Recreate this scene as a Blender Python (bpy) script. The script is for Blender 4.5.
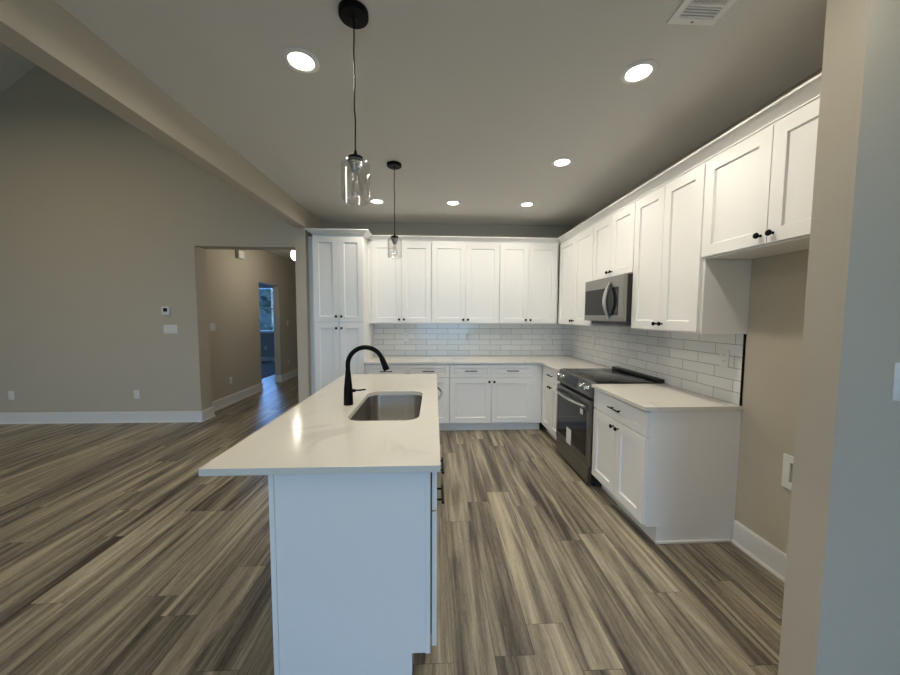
import bpy, bmesh, math, random
from mathutils import Vector, Matrix, noise
random.seed(7)
PI = math.pi
for o in list(bpy.data.objects): bpy.data.objects.remove(o)
S = bpy.context.scene
COL = S.collection

# ------------------------------------------------------------------ camera
F_PX, PITCH, YAW, ROLL, H = 335.16, -0.0649, -0.0464, 0.0046, 1.4886
cy, sy, cp, sp = math.cos(YAW), math.sin(YAW), math.cos(PITCH), math.sin(PITCH)
fwd = Vector((-sy*cp, cy*cp, sp)); right = Vector((cy, sy, 0)); up = right.cross(fwd)
r2 = math.cos(ROLL)*right + math.sin(ROLL)*up
u2 = -math.sin(ROLL)*right + math.cos(ROLL)*up
cd = bpy.data.cameras.new('camera'); cam = bpy.data.objects.new('camera', cd); COL.objects.link(cam)
cd.sensor_fit = 'HORIZONTAL'; cd.sensor_width = 36.0; cd.lens = 36.0*F_PX/900.0
cd.clip_start = 0.05; cd.clip_end = 200
cam.matrix_world = Matrix(((r2.x, u2.x, -fwd.x, 0), (r2.y, u2.y, -fwd.y, 0), (r2.z, u2.z, -fwd.z, H), (0, 0, 0, 1)))
S.camera = cam

# ------------------------------------------------------------------ light and exposure
S.view_settings.view_transform = 'Standard'
S.view_settings.look = 'None'
S.view_settings.gamma = 1.0
S.view_settings.use_curve_mapping = False
S.view_settings.exposure = 0.10
DAY = (0.31, 0.58, 1.0)          # daylight colour against the warm lamps
WARM = (1.0, 0.91, 0.76)
LIVING_FILL_WARM = (1.0, 0.84, 0.58)
LAMP_W, FAR_W, REAR_FILL_W = 8.1, 5.4, 3.3
LIVING_FILL_W = 36.0
HALL_W = 9.5
w = bpy.data.worlds.new('sky'); S.world = w; w.use_nodes = True
wn = w.node_tree; bg = wn.nodes['Background']
tc = wn.nodes.new('ShaderNodeTexCoord'); sx = wn.nodes.new('ShaderNodeSeparateXYZ'); rp = wn.nodes.new('ShaderNodeValToRGB')
wn.links.new(tc.outputs['Generated'], sx.inputs[0]); wn.links.new(sx.outputs['Z'], rp.inputs[0]); wn.links.new(rp.outputs[0], bg.inputs[0])
rp.color_ramp.elements[0].color = (0.46, 0.72, 1.0, 1); rp.color_ramp.elements[1].color = (0.25, 0.50, 1.0, 1)
bg.inputs[1].default_value = 4.2

def daylight(name, loc, rot, sx_, sy_, watt, colour=DAY):
    l = bpy.data.lights.new(name, 'AREA'); l.shape = 'RECTANGLE'; l.size = sx_; l.size_y = sy_; l.energy = watt; l.color = colour; l.spread = math.radians(125)
    o = bpy.data.objects.new(name, l); o.location = loc; o.rotation_euler = rot; COL.objects.link(o); return o
# area lamps for daylight entering through the rear wall openings and the bedroom window
daylight('daylight_patio', (0.5, -4.62, 1.15), (PI/2-.38, 0, 0), 2.3, 2.0, 23)
daylight('daylight_living', (-4.5, -4.62, 1.45), (PI/2-.42, 0, 0), 3.0, 1.7, 9)
daylight('daylight_bedroom', (-5.5, 11.2, 1.66), (-PI/2, 0, 0), 0.86, 1.36, 40, (0.25, 0.5, 1.0))

# ------------------------------------------------------------------ materials
def mat(name):
    m = bpy.data.materials.new(name); m.use_nodes = True
    nt = m.node_tree; return m, nt, nt.nodes['Principled BSDF']
def N(nt, t, **kw):
    n = nt.nodes.new(t)
    for k, v in kw.items(): setattr(n, k, v)
    return n
def simple(name, col, rough=.5, metal=0.0, spec=.5, bump=0, scale=200, var=0.0, vscale=3.0):
    m, nt, b = mat(name)
    b.inputs['Base Color'].default_value = (*col, 1); b.inputs['Roughness'].default_value = rough
    b.inputs['Metallic'].default_value = metal; b.inputs['Specular IOR Level'].default_value = spec
    t = N(nt, 'ShaderNodeTexCoord')
    if bump:
        n = N(nt, 'ShaderNodeTexNoise'); n.inputs['Scale'].default_value = scale; n.inputs['Detail'].default_value = 3
        nt.links.new(t.outputs['Object'], n.inputs['Vector'])
        bu = N(nt, 'ShaderNodeBump'); bu.inputs['Strength'].default_value = bump; bu.inputs['Distance'].default_value = .002
        nt.links.new(n.outputs[0], bu.inputs['Height']); nt.links.new(bu.outputs[0], b.inputs['Normal'])
    if var:
        n = N(nt, 'ShaderNodeTexNoise'); n.inputs['Scale'].default_value = vscale; n.inputs['Detail'].default_value = 4
        nt.links.new(t.outputs['Object'], n.inputs['Vector'])
        mx = N(nt, 'ShaderNodeMix', data_type='RGBA')
        mx.inputs[6].default_value = (*[c*(1-var) for c in col], 1); mx.inputs[7].default_value = (*[min(1, c*(1+var)) for c in col], 1)
        nt.links.new(n.outputs[0], mx.inputs[0]); nt.links.new(mx.outputs[2], b.inputs['Base Color'])
    return m
M = {}
M['wall'] = simple('greige_paint', (.555, .505, .415), .75, spec=.25, bump=.25, scale=160, var=.02)
M['ceiling'] = simple('ceiling_paint', (.70, .69, .66), .9, spec=.1, bump=.3, scale=120)
M['trim'] = simple('white_trim_paint', (.80, .80, .79), .4, var=.01)
M['cab'] = simple('white_cabinet_paint', (.87, .87, .86), .36, var=.012, vscale=2)
M['black'] = simple('matte_black_metal', (.004, .004, .004), .40, spec=.10)
M['plastic'] = simple('white_plastic', (.82, .82, .80), .35)
M['slot'] = simple('dark_slot', (.03, .03, .03), .6)
M['screen'] = simple('dark_screen', (.015, .015, .017), .12)
M['glassblack'] = simple('black_ceramic_glass', (.014, .014, .014), .16, spec=.5)
M['blacksteel'] = simple('black_enamel', (.012, .012, .012), .35)
M['paper'] = simple('white_paper', (.8, .8, .78), .8)
M['carpet'] = simple('bedroom_carpet', (.22, .22, .22), .95, spec=.1, bump=.6, scale=300, var=.15, vscale=40)
M['bedwall'] = simple('bedroom_paint', (.42, .42, .42), .8, spec=.2)
M['lawn'] = simple('lawn_grass', (.14, .26, .15), .9, bump=.5, scale=30, var=.3, vscale=1.5)
M['leaf'] = simple('tree_foliage', (.016, .032, .028), .8, bump=.8, scale=9, var=.6, vscale=3)
M['bark'] = simple('tree_bark', (.06, .045, .03), .9)
M['filament'] = simple('filament_support', (.6, .45, .25), .4, metal=.5)
M['gasket'] = simple('duct_interior', (.10, .10, .095), .8)

def steel(name, c):
    m, nt, b = mat(name)
    b.inputs['Base Color'].default_value = (*c, 1); b.inputs['Metallic'].default_value = 1; b.inputs['Roughness'].default_value = .32
    t = N(nt, 'ShaderNodeTexCoord'); mp = N(nt, 'ShaderNodeMapping'); mp.inputs['Scale'].default_value = (3, 3, 260)
    n = N(nt, 'ShaderNodeTexNoise'); n.inputs['Scale'].default_value = 4
    nt.links.new(t.outputs['Object'], mp.inputs[0]); nt.links.new(mp.outputs[0], n.inputs['Vector'])
    mr = N(nt, 'ShaderNodeMapRange'); mr.inputs[3].default_value = .24; mr.inputs[4].default_value = .40
    nt.links.new(n.outputs[0], mr.inputs[0]); nt.links.new(mr.outputs[0], b.inputs['Roughness'])
    return m
M['steel'] = steel('brushed_stainless_steel', (.31, .30, .28))
M['shadedsteel'] = steel('shaded_stainless_steel', (.20, .19, .175))  # same steel, darkened in colour for the dim floor reflected in the range
M['sinksteel'] = simple('satin_sink_steel', (.52, .50, .47), .24, metal=1.0, bump=.03, scale=60)
M['chrome'] = simple('polished_steel', (.55, .55, .54), .16, metal=1.0)

def emit(name, col, s):
    m, nt, b = mat(name)
    b.inputs['Base Color'].default_value = (.9, .9, .9, 1)
    b.inputs['Emission Color'].default_value = (*col, 1); b.inputs['Emission Strength'].default_value = s
    return m
M['lens'] = emit('lit_lens', (1.0, .93, .78), 9)
M['globe'] = emit('lit_globe', (1.0, .95, .85), 7)

def glass(name, rough=0.0, tint=(1, 1, 1), mix=.88):
    m, nt, b = mat(name)
    nt.nodes.remove(b); out = nt.nodes['Material Output']
    tr = N(nt, 'ShaderNodeBsdfTransparent'); tr.inputs[0].default_value = (*tint, 1)
    gl = N(nt, 'ShaderNodeBsdfGlossy'); gl.inputs['Roughness'].default_value = .02
    fr = N(nt, 'ShaderNodeLayerWeight'); fr.inputs['Blend'].default_value = .12
    mx = N(nt, 'ShaderNodeMixShader')
    mm = N(nt, 'ShaderNodeMath', operation='MULTIPLY'); mm.inputs[1].default_value = mix
    nt.links.new(fr.outputs['Facing'], mm.inputs[0])
    ad = N(nt, 'ShaderNodeMath', operation='ADD'); ad.inputs[1].default_value = .06; nt.links.new(mm.outputs[0], ad.inputs[0])
    nt.links.new(ad.outputs[0], mx.inputs[0]); nt.links.new(tr.outputs[0], mx.inputs[1]); nt.links.new(gl.outputs[0], mx.inputs[2])
    nt.links.new(mx.outputs[0], out.inputs['Surface'])
    return m
M['glass'] = glass('clear_glass', tint=(.985, .985, .98), mix=.85)
M['pane'] = glass('window_glass', tint=(.9, .95, 1.0), mix=.3)
M['ovenglass'] = simple('oven_window_glass', (.007, .008, .009), .06, spec=.32)

def quartz():
    m, nt, b = mat('white_quartz')
    b.inputs['Roughness'].default_value = .14; b.inputs['Specular IOR Level'].default_value = .5
    t = N(nt, 'ShaderNodeTexCoord')
    n = N(nt, 'ShaderNodeTexNoise'); n.inputs['Scale'].default_value = 1.6; n.inputs['Detail'].default_value = 5; n.inputs['Distortion'].default_value = 1.2
    nt.links.new(t.outputs['Object'], n.inputs['Vector'])
    # thin soft veins where the noise crosses its middle value
    s = N(nt, 'ShaderNodeMath', operation='SUBTRACT'); s.inputs[1].default_value = .5; nt.links.new(n.outputs[0], s.inputs[0])
    a = N(nt, 'ShaderNodeMath', operation='ABSOLUTE'); nt.links.new(s.outputs[0], a.inputs[0])
    r = N(nt, 'ShaderNodeValToRGB'); r.color_ramp.elements[0].position = 0; r.color_ramp.elements[0].color = (.57, .55, .51, 1)
    r.color_ramp.elements[1].position = .035; r.color_ramp.elements[1].color = (.76, .735, .67, 1)
    nt.links.new(a.outputs[0], r.inputs[0])
    n2 = N(nt, 'ShaderNodeTexNoise'); n2.inputs['Scale'].default_value = 2.2; nt.links.new(t.outputs['Object'], n2.inputs['Vector'])
    mr = N(nt, 'ShaderNodeMapRange'); mr.inputs[1].default_value = .5; mr.inputs[2].default_value = .62; nt.links.new(n2.outputs[0], mr.inputs[0])
    mx = N(nt, 'ShaderNodeMix', data_type='RGBA'); mx.inputs[6].default_value = (.77, .745, .68, 1)
    mm = N(nt, 'ShaderNodeMath', operation='MULTIPLY'); mm.inputs[1].default_value = .6; nt.links.new(mr.outputs[0], mm.inputs[0])
    nt.links.new(mm.outputs[0], mx.inputs[0]); nt.links.new(r.outputs[0], mx.inputs[7])
    n3 = N(nt, 'ShaderNodeTexNoise'); n3.inputs['Scale'].default_value = 260; nt.links.new(t.outputs['Object'], n3.inputs['Vector'])
    mx2 = N(nt, 'ShaderNodeMix', data_type='RGBA', blend_type='MULTIPLY'); mx2.inputs[0].default_value = .12
    nt.links.new(mx.outputs[2], mx2.inputs[6]); nt.links.new(n3.outputs[0], mx2.inputs[7])
    nt.links.new(mx2.outputs[2], b.inputs['Base Color'])
    return m
M['quartz'] = quartz()

def tile(name, axis, phase):
    m, nt, b = mat(name)
    t = N(nt, 'ShaderNodeTexCoord'); sp_ = N(nt, 'ShaderNodeSeparateXYZ'); cb = N(nt, 'ShaderNodeCombineXYZ')
    nt.links.new(t.outputs['Object'], sp_.inputs[0])
    a1 = N(nt, 'ShaderNodeMath', operation='ADD'); a1.inputs[1].default_value = phase; nt.links.new(sp_.outputs[axis], a1.inputs[0])
    a2 = N(nt, 'ShaderNodeMath', operation='SUBTRACT'); a2.inputs[1].default_value = .914; nt.links.new(sp_.outputs['Z'], a2.inputs[0])
    nt.links.new(a1.outputs[0], cb.inputs[0]); nt.links.new(a2.outputs[0], cb.inputs[1])
    br = N(nt, 'ShaderNodeTexBrick', offset=.5, offset_frequency=2, squash=1)
    br.inputs['Scale'].default_value = 1; br.inputs['Brick Width'].default_value = .305; br.inputs['Row Height'].default_value = .0787
    br.inputs['Mortar Size'].default_value = .0017; br.inputs['Mortar Smooth'].default_value = .1
    br.inputs['Color1'].default_value = (.78, .79, .775, 1); br.inputs['Color2'].default_value = (.86, .86, .84, 1); br.inputs['Mortar'].default_value = (.20, .20, .19, 1)
    nt.links.new(cb.outputs[0], br.inputs['Vector']); nt.links.new(br.outputs['Color'], b.inputs['Base Color'])
    mr = N(nt, 'ShaderNodeMapRange'); mr.inputs[3].default_value = .10; mr.inputs[4].default_value = .8
    nt.links.new(br.outputs['Fac'], mr.inputs[0]); nt.links.new(mr.outputs[0], b.inputs['Roughness'])
    n = N(nt, 'ShaderNodeTexNoise'); n.inputs['Scale'].default_value = 14; n.inputs['Detail'].default_value = 1; nt.links.new(t.outputs['Object'], n.inputs['Vector'])
    iv = N(nt, 'ShaderNodeMath', operation='MULTIPLY'); iv.inputs[1].default_value = -1.2; nt.links.new(br.outputs['Fac'], iv.inputs[0])
    ad = N(nt, 'ShaderNodeMath', operation='ADD'); nt.links.new(iv.outputs[0], ad.inputs[0]); nt.links.new(n.outputs[0], ad.inputs[1])
    bu = N(nt, 'ShaderNodeBump'); bu.inputs['Strength'].default_value = .5; bu.inputs['Distance'].default_value = .0025
    nt.links.new(ad.outputs[0], bu.inputs['Height']); nt.links.new(bu.outputs[0], b.inputs['Normal'])
    return m
M['tile_back'] = tile('white_subway_tile_back', 'X', 10*.305-.345)
M['tile_right'] = tile('white_subway_tile_right', 'Y', 10*.305-2.269+.1525)

def planks():
    m, nt, b = mat('vinyl_plank_floor')
    L = nt.links.new
    t = N(nt, 'ShaderNodeTexCoord'); s = N(nt, 'ShaderNodeSeparateXYZ'); L(t.outputs['Object'], s.inputs[0])
    def math_(op, a, b_=None):
        n = N(nt, 'ShaderNodeMath', operation=op)
        for i, v in enumerate((a, b_)):
            if v is None: continue
            if isinstance(v, (int, float)): n.inputs[i].default_value = v
            else: L(v, n.inputs[i])
        return n.outputs[0]
    xr = math_('DIVIDE', math_('ADD', s.outputs['X'], 40.055), .180)
    row = math_('FLOOR', xr); fx = math_('FRACT', xr)
    wn1 = N(nt, 'ShaderNodeTexWhiteNoise', noise_dimensions='1D'); L(row, wn1.inputs['W'])
    yr = math_('ADD', math_('DIVIDE', math_('ADD', s.outputs['Y'], 40), 1.22), math_('MULTIPLY', wn1.outputs['Value'], 7.0))
    idx = math_('FLOOR', yr); fy = math_('FRACT', yr)
    cv = N(nt, 'ShaderNodeCombineXYZ'); L(row, cv.inputs[0]); L(idx, cv.inputs[1])
    wn2 = N(nt, 'ShaderNodeTexWhiteNoise', noise_dimensions='2D'); L(cv.outputs[0], wn2.inputs['Vector'])
    rnd = wn2.outputs['Value']
    # grain coordinates: shifted for each plank so that no streak crosses a seam
    gx = math_('ADD', s.outputs['X'], math_('MULTIPLY', rnd, 31.0)); gy = math_('ADD', s.outputs['Y'], math_('MULTIPLY', rnd, 17.0))
    def grain(sx_, sy_, detail, rough=.55, dist=0.0):
        c = N(nt, 'ShaderNodeCombineXYZ'); L(math_('MULTIPLY', gx, sx_), c.inputs[0]); L(math_('MULTIPLY', gy, sy_), c.inputs[1])
        n = N(nt, 'ShaderNodeTexNoise', noise_dimensions='2D'); n.inputs['Scale'].default_value = 1; n.inputs['Detail'].default_value = detail
        n.inputs['Roughness'].default_value = rough; n.inputs['Distortion'].default_value = dist
        L(c.outputs[0], n.inputs['Vector']); return n.outputs[0]
    g1 = grain(17, .8, 3, .55, .5); g2 = grain(62, 3.6, 6, .70, .5); g3 = grain(380, 30, 3, .7)
    v = math_('ADD', math_('MULTIPLY', g1, 1.30), math_('MULTIPLY', g2, .52))
    v = math_('ADD', v, math_('MULTIPLY', g3, .42))
    v = math_('ADD', v, math_('MULTIPLY', rnd, .26))
    v = math_('SUBTRACT', v, .72)
    r = N(nt, 'ShaderNodeValToRGB'); L(v, r.inputs[0]); cr = r.color_ramp
    cr.elements[0].position = .18; cr.elements[0].color = (.052, .042, .032, 1)
    cr.elements[1].position = .90; cr.elements[1].color = (.53, .47, .345, 1)
    e = cr.elements.new(.40); e.color = (.165, .142, .110, 1)
    e = cr.elements.new(.62); e.color = (.315, .272, .200, 1)
    # knots
    # seams
    ex = math_('MULTIPLY', math_('MINIMUM', fx, math_('SUBTRACT', 1, fx)), .180)
    ey = math_('MULTIPLY', math_('MINIMUM', fy, math_('SUBTRACT', 1, fy)), 1.22)
    ed = math_('LESS_THAN', math_('MINIMUM', ex, ey), .0012)
    mx = N(nt, 'ShaderNodeMix', data_type='RGBA'); L(math_('MULTIPLY', ed, .7), mx.inputs[0]); L(r.outputs[0], mx.inputs[6]); mx.inputs[7].default_value = (.03, .025, .02, 1)
    L(mx.outputs[2], b.inputs['Base Color'])
    b.inputs['Specular IOR Level'].default_value = .4
    mr = N(nt, 'ShaderNodeMapRange'); mr.inputs[3].default_value = .30; mr.inputs[4].default_value = .5; L(g2, mr.inputs[0]); L(mr.outputs[0], b.inputs['Roughness'])
    bu = N(nt, 'ShaderNodeBump'); bu.inputs['Strength'].default_value = .25; bu.inputs['Distance'].default_value = .001
    L(math_('SUBTRACT', g3, ed), bu.inputs['Height']); L(bu.outputs[0], b.inputs['Normal'])
    return m
M['floor'] = planks()

# ------------------------------------------------------------------ mesh helpers
class MB:
    def __init__(s): s.bm = bmesh.new()
    def box(s, x0, x1, y0, y1, z0, z1, bev=0, seg=1):
        b = bmesh.new(); bmesh.ops.create_cube(b, size=1)
        for v in b.verts:
            v.co = Vector((x0 + (v.co.x+.5)*(x1-x0), y0 + (v.co.y+.5)*(y1-y0), z0 + (v.co.z+.5)*(z1-z0)))
        if bev: bmesh.ops.bevel(b, geom=list(b.edges), offset=bev, segments=seg, profile=.5, affect='EDGES')
        s.merge(b); return s
    def merge(s, b, mtx=None):
        if mtx is not None: bmesh.ops.transform(b, matrix=mtx, verts=b.verts)
        me = bpy.data.meshes.new('tmp'); b.to_mesh(me); b.free(); s.bm.from_mesh(me); bpy.data.meshes.remove(me)
    def tube(s, pts, rad, n=12, caps=True):
        pts = [Vector(p) for p in pts]; rads = rad if isinstance(rad, (list, tuple)) else [rad]*len(pts)
        rings = []; ref = None
        for i, p in enumerate(pts):
            a = pts[max(i-1, 0)]; c = pts[min(i+1, len(pts)-1)]; d = (c-a).normalized()
            if ref is None: ref = Vector((0, 0, 1)) if abs(d.z) < .9 else Vector((1, 0, 0))
            u = ref - d*ref.dot(d); u.normalize(); v = d.cross(u); ref = u
            rings.append([s.bm.verts.new(p + (u*math.cos(2*PI*k/n) + v*math.sin(2*PI*k/n))*rads[i]) for k in range(n)])
        for a, c in zip(rings, rings[1:]):
            for k in range(n): s.bm.faces.new((a[k], a[(k+1) % n], c[(k+1) % n], c[k]))
        if caps: s.bm.faces.new(rings[0][::-1]); s.bm.faces.new(rings[-1])
        return s
    def lathe(s, prof, origin=(0, 0, 0), axis=(0, 0, 1), n=32):
        # prof: (radius, height along the axis)
        q = Vector((0, 0, 1)).rotation_difference(Vector(axis)); o = Vector(origin); rings = []
        for r, h in prof:
            if r < 1e-6: rings.append([s.bm.verts.new(o + q @ Vector((0, 0, h)))])
            else: rings.append([s.bm.verts.new(o + q @ Vector((r*math.cos(2*PI*k/n), r*math.sin(2*PI*k/n), h))) for k in range(n)])
        for a, c in zip(rings, rings[1:]):
            for k in range(n):
                f = [a[k % len(a)], a[(k+1) % len(a)], c[(k+1) % len(c)], c[k % len(c)]]
                f = list(dict.fromkeys(f))
                if len(f) > 2: s.bm.faces.new(f)
        return s
    def prism(s, pts, z0, z1):
        a = [s.bm.verts.new((x, y, z0)) for x, y in pts]; c = [s.bm.verts.new((x, y, z1)) for x, y in pts]; n = len(pts)
        for k in range(n): s.bm.faces.new((a[k], a[(k+1) % n], c[(k+1) % n], c[k]))
        s.bm.faces.new(a[::-1]); s.bm.faces.new(c); return s
    def extr(s, prof, axis, a0, a1):
        # closed profile of 2D points swept along a world axis
        def P(p, a): return {'x': (a, p[0], p[1]), 'y': (p[0], a, p[1])}[axis]
        a = [s.bm.verts.new(P(p, a0)) for p in prof]; c = [s.bm.verts.new(P(p, a1)) for p in prof]; n = len(prof)
        for k in range(n): s.bm.faces.new((a[k], a[(k+1) % n], c[(k+1) % n], c[k]))
        s.bm.faces.new(a[::-1]); s.bm.faces.new(c); return s
    def sweep(s, path, prof):
        # closed profile (offset to the right of travel, z) swept along an XY path with mitred corners
        path = [Vector((p[0], p[1])) for p in path]; rings = []
        for i, p in enumerate(path):
            ns = []
            if i > 0: d = (p-path[i-1]).normalized(); ns.append(Vector((d.y, -d.x)))
            if i < len(path)-1: d = (path[i+1]-p).normalized(); ns.append(Vector((d.y, -d.x)))
            if len(ns) == 2:
                mt = (ns[0]+ns[1]); mt = mt/(1+ns[0].dot(ns[1]))
            else: mt = ns[0]
            rings.append([s.bm.verts.new((p.x+mt.x*o_, p.y+mt.y*o_, z)) for o_, z in prof])
        n = len(prof)
        for a, c in zip(rings, rings[1:]):
            for k in range(n): s.bm.faces.new((a[k], a[(k+1) % n], c[(k+1) % n], c[k]))
        s.bm.faces.new(rings[0][::-1]); s.bm.faces.new(rings[-1]); return s
    def shaker(s, x0, x1, z0, z1, y0=-.021, y1=-.001, st=.068, rec=.011, ch=.0015):
        V = s.bm.verts.new
        def rect(i, y): return [V((x0+i, y, z0+i)), V((x1-i, y, z0+i)), V((x1-i, y, z1-i)), V((x0+i, y, z1-i))]
        st = min(st, (z1-z0)*.28)
        R = [rect(0, y1), rect(0, y0+ch), rect(ch, y0), rect(st, y0), rect(st+.005, y0+rec)]
        for a, c in zip(R, R[1:]):
            for k in range(4): s.bm.faces.new((a[k], a[(k+1) % 4], c[(k+1) % 4], c[k]))
        s.bm.faces.new(R[0][::-1]); s.bm.faces.new(R[-1]); return s
    def build(s, name, m, parent=None, loc=None, smooth=35):
        bmesh.ops.recalc_face_normals(s.bm, faces=s.bm.faces)
        me = bpy.data.meshes.new(name); s.bm.to_mesh(me); s.bm.free()
        me.materials.append(m)
        if smooth:
            for p in me.polygons: p.use_smooth = True
            me.set_sharp_from_angle(angle=math.radians(smooth))
        o = bpy.data.objects.new(name, me); COL.objects.link(o)
        if parent is not None: o.parent = parent
        if loc: o.location = loc
        return o
def tag(o, label, cat, group=None):
    o['label'] = label; o['category'] = cat
    if group: o['group'] = group
    return o
def thing(name, label, cat, loc=(0, 0, 0), rz=0, group=None):
    o = bpy.data.objects.new(name, None); o.empty_display_size = .1; COL.objects.link(o)
    o.location = loc; o.rotation_euler = (0, 0, rz); return tag(o, label, cat, group)
def struct(o): o['kind'] = 'structure'; return o
def sbox(name, m, *b): return struct(MB().box(*b).build(name, m, smooth=0))
def rrect(x0, x1, y0, y1, r, n=8):
    pts = []
    for cx, cy_, a in ((x1-r, y0+r, -90), (x1-r, y1-r, 0), (x0+r, y1-r, 90), (x0+r, y0+r, 180)):
        for k in range(n+1):
            t = math.radians(a + 90*k/n); pts.append((cx+r*math.cos(t), cy_+r*math.sin(t)))
    return pts

# ------------------------------------------------------------------ setting
XW, YW, YL, CEIL = 1.992, 4.802, 4.735, 2.773
XB0, XB1, ZB = -1.684, -1.561, 2.540
BACK, LEFT = -4.5, -7.4
YS0, YS1, XS = 1.013, 1.130, 1.307
# floor and ground
sbox('floor', M['floor'], LEFT-.15, 2.15, BACK-.1, 9.65, -.10, 0).location = (0, 0, 0)
sbox('floor_carpet', M['carpet'], -8.0, -4.02, 4.966, 11.0, 0.001, .012)
sbox('floor_bedroom', M['bedwall'], -8.1, -3.5, 9.65, 11.0, -.10, -.001)
sbox('floor_bedroom_edge', M['bedwall'], -8.1, LEFT-.15, 5.0, 9.65, -.10, -.001)
# kitchen walls
sbox('wall_back', M['wall'], XB1, XW+.14, YW, YW+.14, 0, CEIL)
sbox('wall_right', M['wall'], XW, XW+.14, BACK, YW, 0, CEIL)
sbox('wall_fridge_return', M['wall'], XS, XW, YS0, YS1, 0, CEIL)
sbox('wall_partition', M['wall'], XB0, XB1, 4.188, 9.5, 0, CEIL)
sbox('beam', M['wall'], XB0, XB1, BACK, 4.188, ZB, CEIL+.02)
sbox('ceiling', M['ceiling'], XB1, XW+.14, BACK-.1, YW+.14, CEIL, CEIL+.12)
# living room: gable wall with the hall opening, vault, left wall
OPX, OPZ, YJ = -3.232, 2.410, 4.965
RX, RZ = -4.5, 5.135
SL = (RZ-2.77)/(RX-LEFT)
g = MB()
prof = [(LEFT-.14, 0), (OPX, 0), (OPX, OPZ), (XB0, OPZ), (XB0, RZ+SL*(RX-XB0)+.02), (RX, RZ+.02), (LEFT-.14, 2.75)]
a = [g.bm.verts.new((x, YL, z)) for x, z in prof]; c = [g.bm.verts.new((x, YJ, z)) for x, z in prof]
for k in range(len(prof)): g.bm.faces.new((a[k], a[(k+1) % 7], c[(k+1) % 7], c[k]))
g.bm.faces.new(a); g.bm.faces.new(c[::-1])
struct(g.build('wall_living', M['wall'], smooth=0))
def slab(name, xa, za, xb, zb):
    b = MB(); p = [(xa, za), (xb, zb), (xb, zb+.12), (xa, za+.12)]
    v0 = [b.bm.verts.new((x, BACK-.1, z)) for x, z in p]; v1 = [b.bm.verts.new((x, YJ, z)) for x, z in p]
    for k in range(4): b.bm.faces.new((v0[k], v0[(k+1) % 4], v1[(k+1) % 4], v1[k]))
    b.bm.faces.new(v0); b.bm.faces.new(v1[::-1]); return struct(b.build(name, M['ceiling'], smooth=0))
slab('ceiling_vault_left', LEFT-.14, 2.77-SL*.14, RX, RZ)
slab('ceiling_vault_right', RX, RZ, XB0+.002, RZ+SL*(RX-XB0))
def wall_hole(name, m, along, lo, hi, z0, z1, t0, t1, holes):
    # wall along an axis with rectangular holes (lo, hi, z0, z1)
    b = MB(); cur = lo
    def add(p, q, r_, s_):
        if q-p < 1e-4 or s_-r_ < 1e-4: return
        if along == 'x': b.box(p, q, t0, t1, r_, s_)
        else: b.box(t0, t1, p, q, r_, s_)
    for h in sorted(holes):
        add(cur, h[0], z0, z1); add(h[0], h[1], z0, h[2]); add(h[0], h[1], h[3], z1); cur = h[1]
    add(cur, hi, z0, z1); return struct(b.build(name, m, smooth=0))
wall_hole('wall_left', M['wall'], 'y', BACK-.14, YL, 0, 2.77, LEFT-.14, LEFT, [])
wall_hole('wall_rear', M['wall'], 'x', LEFT, XW+.14, 0, 2.75, BACK-.14, BACK, [(-.7, 1.7, .05, 2.15), (-6.05, -2.95, .55, 2.35)])
g = MB(); p = [(LEFT, 2.75), (XB1, 2.75), (RX, RZ+.05)]
v0 = [g.bm.verts.new((x, BACK-.14, z)) for x, z in p]; v1 = [g.bm.verts.new((x, BACK, z)) for x, z in p]
for k in range(3): g.bm.faces.new((v0[k], v0[(k+1) % 3], v1[(k+1) % 3], v1[k]))
g.bm.faces.new(v0); g.bm.faces.new(v1[::-1]); struct(g.build('wall_rear_gable', M['wall'], smooth=0))
# hall and bedroom
HX = -3.41
DY0, DY1, DZ = 6.72, 7.56, 2.127
wall_hole('wall_hall_left', M['wall'], 'y', YJ, 11.0, 0, CEIL, HX-.13, HX, [(DY0, DY1, 0, DZ)])
sbox('wall_hall_end', M['wall'], HX, XB1, 9.5, 9.64, 0, CEIL)
sbox('ceiling_hall', M['ceiling'], HX-.13, XB0, YJ, 9.64, CEIL, CEIL+.1)
WY = 10.865
wall_hole('wall_bedroom_far', M['bedwall'], 'x', -8.1, HX-.13, 0, CEIL, WY, WY+.14, [(-5.95, -5.05, .95, 2.36)])
sbox('wall_bedroom_left', M['bedwall'], -8.1, -8.0, YJ, WY+.14, 0, CEIL)
sbox('ceiling_bedroom', M['ceiling'], -8.1, HX-.13, YJ, WY+.14, CEIL, CEIL+.1)
# windows
def window(n, x0, x1, z0, z1, y, cols=1, glassy=True):
    m = MB(); f = .045
    for a0, a1, b0, b1 in ((x0, x1, z0, z0+f), (x0, x1, z1-f, z1), (x0, x0+f, z0+f, z1-f), (x1-f, x1, z0+f, z1-f)):
        m.box(a0, a1, y, y+.07, b0, b1, .003)
    zm = z0+(z1-z0)*.52
    m.box(x0+f, x1-f, y+.005, y+.06, zm-.025, zm+.025, .003)
    for k in range(1, cols):
        xm = x0+(x1-x0)*k/cols; m.box(xm-.03, xm+.03, y+.005, y+.06, z0+f, z1-f, .003)
    fr = struct(m.build('window_%d' % n, M['trim']))
    if glassy:
        MB().box(x0+f, x1-f, y+.03, y+.035, z0+f, zm-.025).build('pane', M['pane'], fr, smooth=0)
        MB().box(x0+f, x1-f, y+.03, y+.035, zm+.025, z1-f).build('pane', M['pane'], fr, smooth=0)
    return fr
w1 = window(1, -5.95, -5.05, .95, 2.36, WY+.035)
MB().box(-5.99, -5.01, WY-.03, WY-.001, .915, .949, .003).build('sill', M['trim'], w1)
window(2, -.7, 1.7, .05, 2.15, BACK-.10, 2, False)
window(3, -6.05, -2.95, .55, 2.35, BACK-.10, 3, False)

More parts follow.
